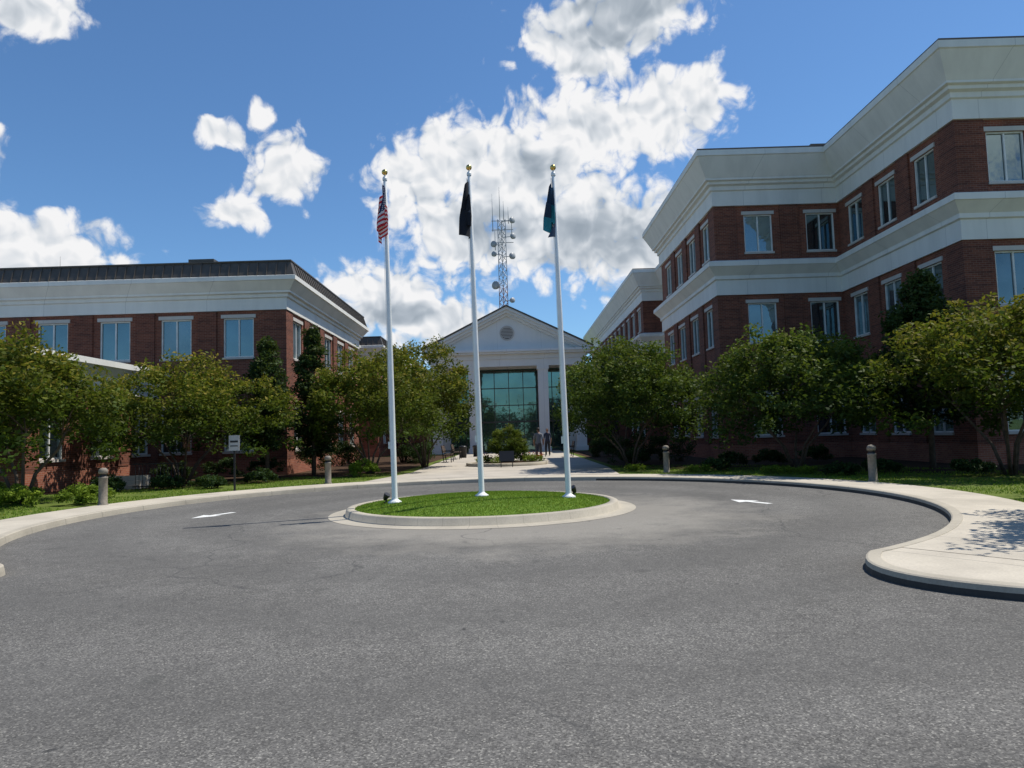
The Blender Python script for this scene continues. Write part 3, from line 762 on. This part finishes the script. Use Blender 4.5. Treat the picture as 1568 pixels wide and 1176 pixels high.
def hedge(x0, x1, y0, y1, H):
    n_ = int(9*(x1-x0)*(y1-y0)*H)+20
    c_ = np.stack([rng.uniform(x0,x1,n_), rng.uniform(y0,y1,n_), .15+rng.random(n_)**.7*(H-.2)], 1)
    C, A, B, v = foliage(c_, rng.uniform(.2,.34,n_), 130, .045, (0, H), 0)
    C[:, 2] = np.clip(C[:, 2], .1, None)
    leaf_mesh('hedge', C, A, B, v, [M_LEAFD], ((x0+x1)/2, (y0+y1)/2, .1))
hedge(-9.6, -6.9, 31.8, 33.0, 1.5)
hedge(-6.4, -4.9, 40, 44, 1.2)
hedge(4.6, 6.4, 42, 44, 1.2)
hedge(4.4, 8.6, 33.5, 34.5, 1.3)
shrub('round_bush', -.35, 35.5, 2.1, 1.15, 1.0, M_LEAF, 90, 120, .05, .3)
fb = empty('flower_bed', (-.35, 35.2, .13))
b = MB(); b.lathe(-.35, 35.2, [(2.0,.13),(2.0,.27),(1.85,.28),(1.84,.24),(.01,.3)], 40, [0,0,0,1]); b.obj('bed_edging', [M_KERB, M_MULCH], fb.location, fb)
n_ = 26; a = rng.uniform(0,2*np.pi,n_); q = rng.uniform(.9,1.75,n_)
c_ = np.stack([-.35+q*np.cos(a), 35.2+q*np.sin(a), np.full(n_,.42)], 1)
C, A, B, v = foliage(c_, np.full(n_,.24), 80, .05, (0,1), .4); leaf_mesh('bed_plants', C, A, B, v, [M_LEAFY], tuple(fb.location), fb)
C, A, B, v = foliage(c_[:12]+np.array([0,0,.15]), np.full(12,.22), 14, .05, (0,1), 0); leaf_mesh('red_flowers', C, A, B, v, [M_FLOWER], tuple(fb.location), fb)
def woods(name, pts, H):
    cs = []
    for (x, y) in pts:
        for _ in range(7): cs.append((x+rng.normal()*3, y+rng.normal()*3, rng.uniform(.5, H*rng.uniform(.6,1.05))))
    cs = np.array(cs)
    C, A, B, v = foliage(cs, rng.uniform(1.5,3,len(cs)), 60, .55, (0,H), .1, 1)
    leaf_mesh(name, C, A, B, v, [M_LEAFD], (0, float(np.mean(cs[:,1])), 0))
woods('distant_trees', [(x, -75+3*math.sin(x*.2)) for x in range(-90, 91, 4)], 10)
woods('distant_trees', [(x, 190+6*math.sin(x*.2)) for x in range(-160, 161, 6)], 9)

# ------------------------------------------------------------------ street furniture
M_BOLL = simple('bollard_stone', (.22,.19,.15), .7, 0, .2, 15)
def bollard(x, y):
    b = MB(); z = .108
    b.lathe(x, y, [(.13,z-.02),(.13,z+.03),(.105,z+.05),(.105,z+.68),(.112,z+.69),(.112,z+.72),(.085,z+.725),(.085,z+.80),(.112,z+.805),(.112,z+.87),(.10,z+.91),(.06,z+.94),(0,z+.95)], 20, [0]*6+[1]+[0]*5)
    b.obj('bollard_light', [M_BOLL, M_BLACK], (x, y, z))
for p_ in ((-10.45,18.35),(9.25,18.7),(5.3,25.2),(-6.35,24.6)): bollard(*p_)
def sign_post(x, y):
    b = MB(); z = .1
    b.box(x-.025,x+.025,y-.025,y+.025,z,z+1.75,1); b.box(x-.16,x+.16,y-.05,y-.027,z+1.25,z+1.72,0); b.box(x-.12,x+.12,y-.053,y-.0505,z+1.38,z+1.41,1); b.box(x-.12,x+.12,y-.053,y-.0505,z+1.5,z+1.56,1)
    b.obj('traffic_sign', [simple('sign_grey_white', (.4,.4,.39), .5), M_BLACK], (x, y, z))
sign_post(-8.6, 22.2)
M_WOOD = simple('bench_slats', (.10,.07,.05), .6)
def bench(x, y, rot):
    b = MB()
    for i in range(4): b.box(-.75,.75,-.2+i*.11,-.11+i*.11,.43,.46,0)
    for i in range(4): b.hexa([(-.75,.24+i*.025,.55+i*.1),(.75,.24+i*.025,.55+i*.1),(.75,.27+i*.025,.55+i*.1),(-.75,.27+i*.025,.55+i*.1),(-.75,.26+i*.025,.63+i*.1),(.75,.26+i*.025,.63+i*.1),(.75,.29+i*.025,.63+i*.1),(-.75,.29+i*.025,.63+i*.1)],0)
    for s_ in (-.68,.68):
        b.beam((s_,-.18,0),(s_,-.18,.62),.05,.05,1); b.beam((s_,.22,0),(s_,.36,.96),.05,.05,1); b.beam((s_,-.2,.62),(s_,.28,.64),.06,.04,1); b.beam((s_,-.2,.41),(s_,.26,.41),.05,.04,1)
    o_ = b.obj('park_bench', [M_WOOD, M_BLACK]); o_.location = (x, y, .13); o_.rotation_euler = (0,0,rot)
bench(-3.7, 41, R(90)); bench(-3.6, 46, R(90)); bench(3.3, 44, R(-90))
def bin_(x, y, nm, H=.8):
    b = MB(); b.lathe(x,y,[(.0,.13),(.22,.13),(.25,H),(.27,H+.01),(.27,H+.06),(.2,H+.12),(.1,H+.14),(.1,H+.1),(0,H+.1)],16); b.obj(nm,[M_BLACK],(x,y,.13))
bin_(-2.6, 50, 'trash_can'); bin_(-3.4, 48.2, 'trash_can')
b = MB(); b.box(-.62,-.58,32.6,32.64,.13,.45,0); b.box(-.1,-.06,32.6,32.64,.13,.45,0); b.hexa([(-.68,32.5,.4),(0,32.5,.4),(0,32.55,.4),(-.68,32.55,.4),(-.68,32.7,.85),(0,32.7,.85),(0,32.75,.85),(-.68,32.75,.85)],0); b.obj('information_plaque',[M_BLACK],(-.34,32.6,.13))
b = MB()
for i in range(3): b.box(-14.6,-12.9,24.6+i*.3,25.6,.1+i*.15,.25+i*.15-.003*i,0)
b.obj('entrance_steps', [M_CONC2], (-13.7,25,.1))
b = MB()
for yy in (24.2,):
    for i in range(14): b.tube([(-12.7+i*.12,yy,.1),(-12.7+i*.12,yy,.95)],[.009,.009],5)
    b.beam((-12.8,yy,.97),(-11.0,yy,.97),.04,.03); b.beam((-12.8,yy,.22),(-11.0,yy,.22),.03,.03)
b.obj('black_railing', [M_BLACK], (-11.9,24.2,.12))

# ------------------------------------------------------------------ people
M_SKIN = simple('skin', (.26,.14,.09), .55, 0, .05); M_HAIR = simple('hair', (.03,.02,.015), .6)
def person(x, y, rot, shirt, pants, stride=.12, z=.13):
    J = {}; edges = []
    def j(n_, p_, r_, par=None):
        J[n_] = (len(J), p_, r_)
        if par: edges.append((J[par][0], J[n_][0]))
    j('pel',(0,0,.96),(.15,.11)); j('sp',(0,0,1.12),(.14,.105),'pel'); j('ch',(0,.0,1.32),(.17,.12),'sp'); j('up',(0,0,1.44),(.11,.08),'ch'); j('nk',(0,.01,1.53),(.055,.055),'up'); j('hd',(0,.02,1.60),(.055,.06),'nk')
    for s_ in (-1, 1):
        n_ = 'L' if s_ < 0 else 'R'; sw = s_*stride
        j('sh'+n_,(s_*.185,0,1.425),(.068,.065),'up'); j('el'+n_,(s_*.245,-.04-sw*.5,1.15),(.05,.05),'sh'+n_); j('wr'+n_,(s_*.25,.04-sw,.92),(.029,.029),'el'+n_)
        j('pa'+n_,(s_*.25,.06-sw,.85),(.022,.034),'wr'+n_)
        for k_, (fy, ln) in enumerate(((.03,.075),(.011,.085),(-.009,.08),(-.028,.06))):
            j('f%d%s' % (k_,n_),(s_*.247,.065-sw+fy,.80),(.009,.009),'pa'+n_); j('g%d%s' % (k_,n_),(s_*.237,.075-sw+fy,.80-ln*.8),(.008,.008),'f%d%s' % (k_,n_))
        j('t'+n_,(s_*.24,.10-sw,.83),(.010,.010),'pa'+n_); j('u'+n_,(s_*.235,.115-sw,.785),(.009,.009),'t'+n_)
        j('hp'+n_,(s_*.09,0,.88),(.10,.105),'pel'); j('kn'+n_,(s_*.10,.03+sw*.9,.50),(.075,.078),'hp'+n_)
        j('an'+n_,(s_*.105,sw*1.4-.02,.09),(.055,.06),'kn'+n_); j('to'+n_,(s_*.115,sw*1.4+.15,.035),(.042,.034),'an'+n_)
    me = bpy.data.meshes.new('body'); me.from_pydata([J[k_][1] for k_ in J], edges, [])
    tmp = bpy.data.objects.new('tmp_body', me); COL.objects.link(tmp)
    md = tmp.modifiers.new('skin','SKIN'); md.use_smooth_shade = True
    for k_ in J: me.skin_vertices[0].data[J[k_][0]].radius = J[k_][2]
    me.skin_vertices[0].data[0].use_root = True
    sb = tmp.modifiers.new('sub','SUBSURF'); sb.levels = 1; sb.render_levels = 1
    dg = bpy.context.evaluated_depsgraph_get()
    m2 = bpy.data.meshes.new_from_object(tmp.evaluated_get(dg))
    bpy.data.objects.remove(tmp)
    mb = MB()
    mb.v = [tuple(v_.co) for v_ in m2.vertices]
    for p_ in m2.polygons:
        c_ = p_.center
        if c_.z > 1.50: mi = 2
        elif abs(c_.x) > .185 and c_.z < 1.16 : mi = 2
        elif c_.z > .94: mi = 0
        elif c_.z > .10: mi = 1
        else: mi = 4
        mb.f.append(tuple(p_.vertices)); mb.m.append(mi); mb.sm.append(True)
    mb.sphere((0,.02,1.67),.115,2,16,(.68,.85,1.02)); mb.sphere((0,.005,1.695),.118,3,16,(.70,.84,.85))
    mb.sphere((0,.122,1.655),.018,2,8,(.8,1.1,1.2))
    for s_ in (-1,1):
        mb.sphere((s_*.078,.01,1.665),.028,2,8,(.4,.7,1)); mb.sphere((s_*.03,.108,1.68),.011,4,8)
    mb.box(-.022,.022,.104,.112,1.615,1.622,4)
    o_ = mb.obj('person', [shirt, pants, M_SKIN, M_HAIR, M_BLACK])
    o_.location = (x, y, z); o_.rotation_euler = (0,0,rot)
M_SH1 = simple('grey_shirt',(.17,.18,.20),.8); M_PT1 = simple('charcoal_trousers',(.06,.06,.07),.8)
M_SH2 = simple('navy_shirt',(.02,.03,.06),.8); M_PT2 = simple('dark_trousers',(.02,.02,.025),.8)
person(1.32, 38.5, R(-6), M_SH1, M_PT1, .14)
person(2.2, 47, R(160), M_SH2, M_PT2, .04)

# ------------------------------------------------------------------ world: sky + clouds
world = bpy.data.worlds.new('World'); scene.world = world; world.use_nodes = True
nt = world.node_tree; nt.nodes.clear()
out = nt.nodes.new('ShaderNodeOutputWorld')
sky = nt.nodes.new('ShaderNodeTexSky'); sky.sky_type = 'NISHITA'; sky.sun_disc = False
sky.sun_elevation = R(SUN_EL); sky.sun_rotation = R(SUN_AZ); sky.air_density = 1.0; sky.dust_density = .2; sky.ozone_density = 3.0
BLOBS = [(-3.9,21.2,4.8,3.8),(-7.4,19.2,4.0,4.2),(1.6,19.8,7.4,5.6),(7.2,23.2,5.8,4.2),(12.4,23.6,5.2,3.2),(-3.6,16.2,6.0,4.0),(5.2,16.2,9.0,5.0),(11,13.6,5,3.2),(15.6,24.6,3.4,2.6),
         (7.1,29.4,6.2,3.6),(11.6,31.8,6.8,3.6),(-9.8,10.8,6.0,3.2),(-5.3,8.6,5.2,2.6),(-17.4,20.2,3.0,2.8),(-20.6,17.0,2.4,1.5),(-22.2,22.2,1.8,1.0),(-19.2,23.8,1.1,1.0),
         (-34.0,13.0,6.8,3.0),(-34.8,27.8,4.0,2.5),(-37,19.1,2.2,1.8),(12.8,11.0,5.2,2.3),
         (-80,20,14,6),(75,24,14,7),(150,22,20,7)]
GRAYS = [(8.8,31.6,8.0,5.2),(7.5,15.2,8.5,3.4),(-1,16.2,6,2.4),(-8,9.5,6,1.4),(3,21,3,1.4)]
def vmath(t, op, a, b):
    n_ = t.nodes.new('ShaderNodeVectorMath'); n_.operation = op
    for i, v_ in enumerate((a, b)):
        if v_ is None: continue
        if isinstance(v_, tuple): n_.inputs[i].default_value = v_
        else: t.links.new(v_, n_.inputs[i])
    return n_
def blobmax(t, P, blobs):
    cur = None
    for (a, e, ra, re) in blobs:
        m_ = vmath(t, 'MULTIPLY_ADD', P, (1/ra, 1/re, 0)); m_.inputs[2].default_value = (-a/ra, -e/re, 0)
        L = vmath(t, 'LENGTH', m_.outputs[0], None).outputs['Value']
        cur = L if cur is None else mth(t, 'SMOOTH_MIN', cur, L, .25)
    return mth(t, 'SUBTRACT', 1.0, cur)
tc = nt.nodes.new('ShaderNodeTexCoord')
dirn = vmath(nt, 'NORMALIZE', tc.outputs['Generated'], None).outputs[0]
sx = nt.nodes.new('ShaderNodeSeparateXYZ'); nt.links.new(dirn, sx.inputs[0])
az = mth(nt, 'MULTIPLY', mth(nt, 'ARCTAN2', sx.outputs[0], sx.outputs[1]), 57.2958)
el = mth(nt, 'MULTIPLY', mth(nt, 'ARCSINE', sx.outputs[2]), 57.2958)
cb_ = nt.nodes.new('ShaderNodeCombineXYZ'); nt.links.new(az, cb_.inputs[0]); nt.links.new(el, cb_.inputs[1])
PP = cb_.outputs[0]
nzw = nt.nodes.new('ShaderNodeTexNoise'); nzw.noise_dimensions = '2D'; nzw.inputs['Scale'].default_value = .3; nzw.inputs['Detail'].default_value = 1; nt.links.new(PP, nzw.inputs['Vector'])
wv = vmath(nt, 'MULTIPLY', vmath(nt, 'SUBTRACT', nzw.outputs['Color'], (.5,.5,.5)).outputs[0], (2.0, 1.6, 0)).outputs[0]
Pw = vmath(nt, 'ADD', PP, wv).outputs[0]
shape_ = blobmax(nt, Pw, BLOBS)
grp = bpy.data.node_groups.new('cloud_detail', 'ShaderNodeTree')
grp.interface.new_socket('P', in_out='INPUT', socket_type='NodeSocketVector')
grp.interface.new_socket('D', in_out='OUTPUT', socket_type='NodeSocketFloat')
grp.interface.new_socket('S', in_out='OUTPUT', socket_type='NodeSocketFloat')
gi = grp.nodes.new('NodeGroupInput'); go = grp.nodes.new('NodeGroupOutput')
f1 = noise(grp, gi.outputs[0], .45, 6, .6, 0, '2D')
f2 = noise(grp, gi.outputs[0], .5, 2, .45, 0, '2D')
def vor(sc):
    v_ = grp.nodes.new('ShaderNodeTexVoronoi'); v_.voronoi_dimensions = '2D'; v_.feature = 'F1'
    v_.inputs['Scale'].default_value = sc; grp.links.new(gi.outputs[0], v_.inputs['Vector']); return v_.outputs['Distance']
def bump2(sc, w_):
    d_ = vor(sc); return mth(grp, 'MULTIPLY', mth(grp, 'SUBTRACT', .22, mth(grp, 'MULTIPLY', d_, d_)), w_)
b1_ = bump2(.55, .5); b2_ = bump2(1.3, .28)
bil = mth(grp, 'ADD', b1_, b2_)
grp.links.new(mth(grp, 'ADD', bil, mth(grp, 'MULTIPLY', mth(grp, 'SUBTRACT', f1, .5), 1.25)), go.inputs[0])
grp.links.new(mth(grp, 'ADD', mth(grp, 'MULTIPLY', bil, .9), mth(grp, 'MULTIPLY', f2, .9)), go.inputs[1])
def det(P):
    g_ = nt.nodes.new('ShaderNodeGroup'); g_.node_tree = grp; nt.links.new(P, g_.inputs[0]); return g_.outputs
e0_ = det(Pw); e1_ = det(vmath(nt, 'ADD', Pw, (.35, .75, 0)).outputs[0])
d0 = mth(nt, 'ADD', shape_, e0_[0])
mr = nt.nodes.new('ShaderNodeMapRange'); mr.interpolation_type = 'SMOOTHSTEP'; mr.inputs[1].default_value = -.06; mr.inputs[2].default_value = .40; nt.links.new(d0, mr.inputs[0])
alpha = mr.outputs[0]
rel = mth(nt, 'ADD', mth(nt, 'MULTIPLY', mth(nt, 'SUBTRACT', e0_[1], e1_[1]), .75), mth(nt, 'MULTIPLY', mth(nt, 'SUBTRACT', e0_[0], .15), .16))
gn = noise(nt, PP, .28, 3, .5, 0, '2D')
gm = blobmax(nt, Pw, GRAYS)
gm = mth(nt, 'MAXIMUM', mth(nt, 'MULTIPLY', gm, 1.5), 0)
gm = mth(nt, 'ADD', gm, mth(nt, 'MULTIPLY', mth(nt, 'SUBTRACT', gn, .5), 1.3), clamp=True)
thick = mth(nt, 'MULTIPLY', mth(nt, 'SUBTRACT', d0, .45), .28, clamp=True)
sh = mth(nt, 'SUBTRACT', mth(nt, 'ADD', rel, .86), mth(nt, 'ADD', mth(nt, 'MULTIPLY', gm, .52), thick), clamp=True)
ccol = ramp(nt, sh, [(0, (.34,.40,.47)), (.3, (.47,.53,.60)), (.6, (.74,.78,.83)), (.85, (.98,.98,.99))])
skc = mixc(nt, 1.0, sky.outputs[0], (.72, .97, 1.16), 'MULTIPLY')
bg1 = nt.nodes.new('ShaderNodeBackground'); bg1.inputs[1].default_value = .112; nt.links.new(skc, bg1.inputs[0])
bg2 = nt.nodes.new('ShaderNodeBackground'); bg2.inputs[1].default_value = .93; nt.links.new(ccol, bg2.inputs[0])
mxs = nt.nodes.new('ShaderNodeMixShader'); nt.links.new(alpha, mxs.inputs[0]); nt.links.new(bg1.outputs[0], mxs.inputs[1]); nt.links.new(bg2.outputs[0], mxs.inputs[2])
nt.links.new(mxs.outputs[0], out.inputs[0])

# ------------------------------------------------------------------ sun + camera
sd = bpy.data.lights.new('sun', 'SUN'); sd.energy = 5.0; sd.angle = R(.5); sd.color = (1, .95, .86)
so = bpy.data.objects.new('sun', sd); COL.objects.link(so)
sv = Vector((math.cos(R(SUN_EL))*math.sin(R(SUN_AZ)), math.cos(R(SUN_EL))*math.cos(R(SUN_AZ)), math.sin(R(SUN_EL))))
so.rotation_euler = (-sv).to_track_quat('-Z', 'Y').to_euler(); so.location = (20, 0, 40)
cd = bpy.data.cameras.new('camera'); cd.sensor_width = 36; cd.lens = 25.26; cd.clip_end = 5000; cd.clip_start = .05
co = bpy.data.objects.new('camera', cd); COL.objects.link(co)
co.matrix_world = Matrix.Translation((0,0,1.6)) @ Matrix.Rotation(R(94.0), 4, 'X') @ Matrix.Rotation(R(-1.7), 4, 'Z')
scene.camera = co
scene.view_settings.view_transform = 'Standard'; scene.view_settings.look = 'None'; scene.view_settings.exposure = 0
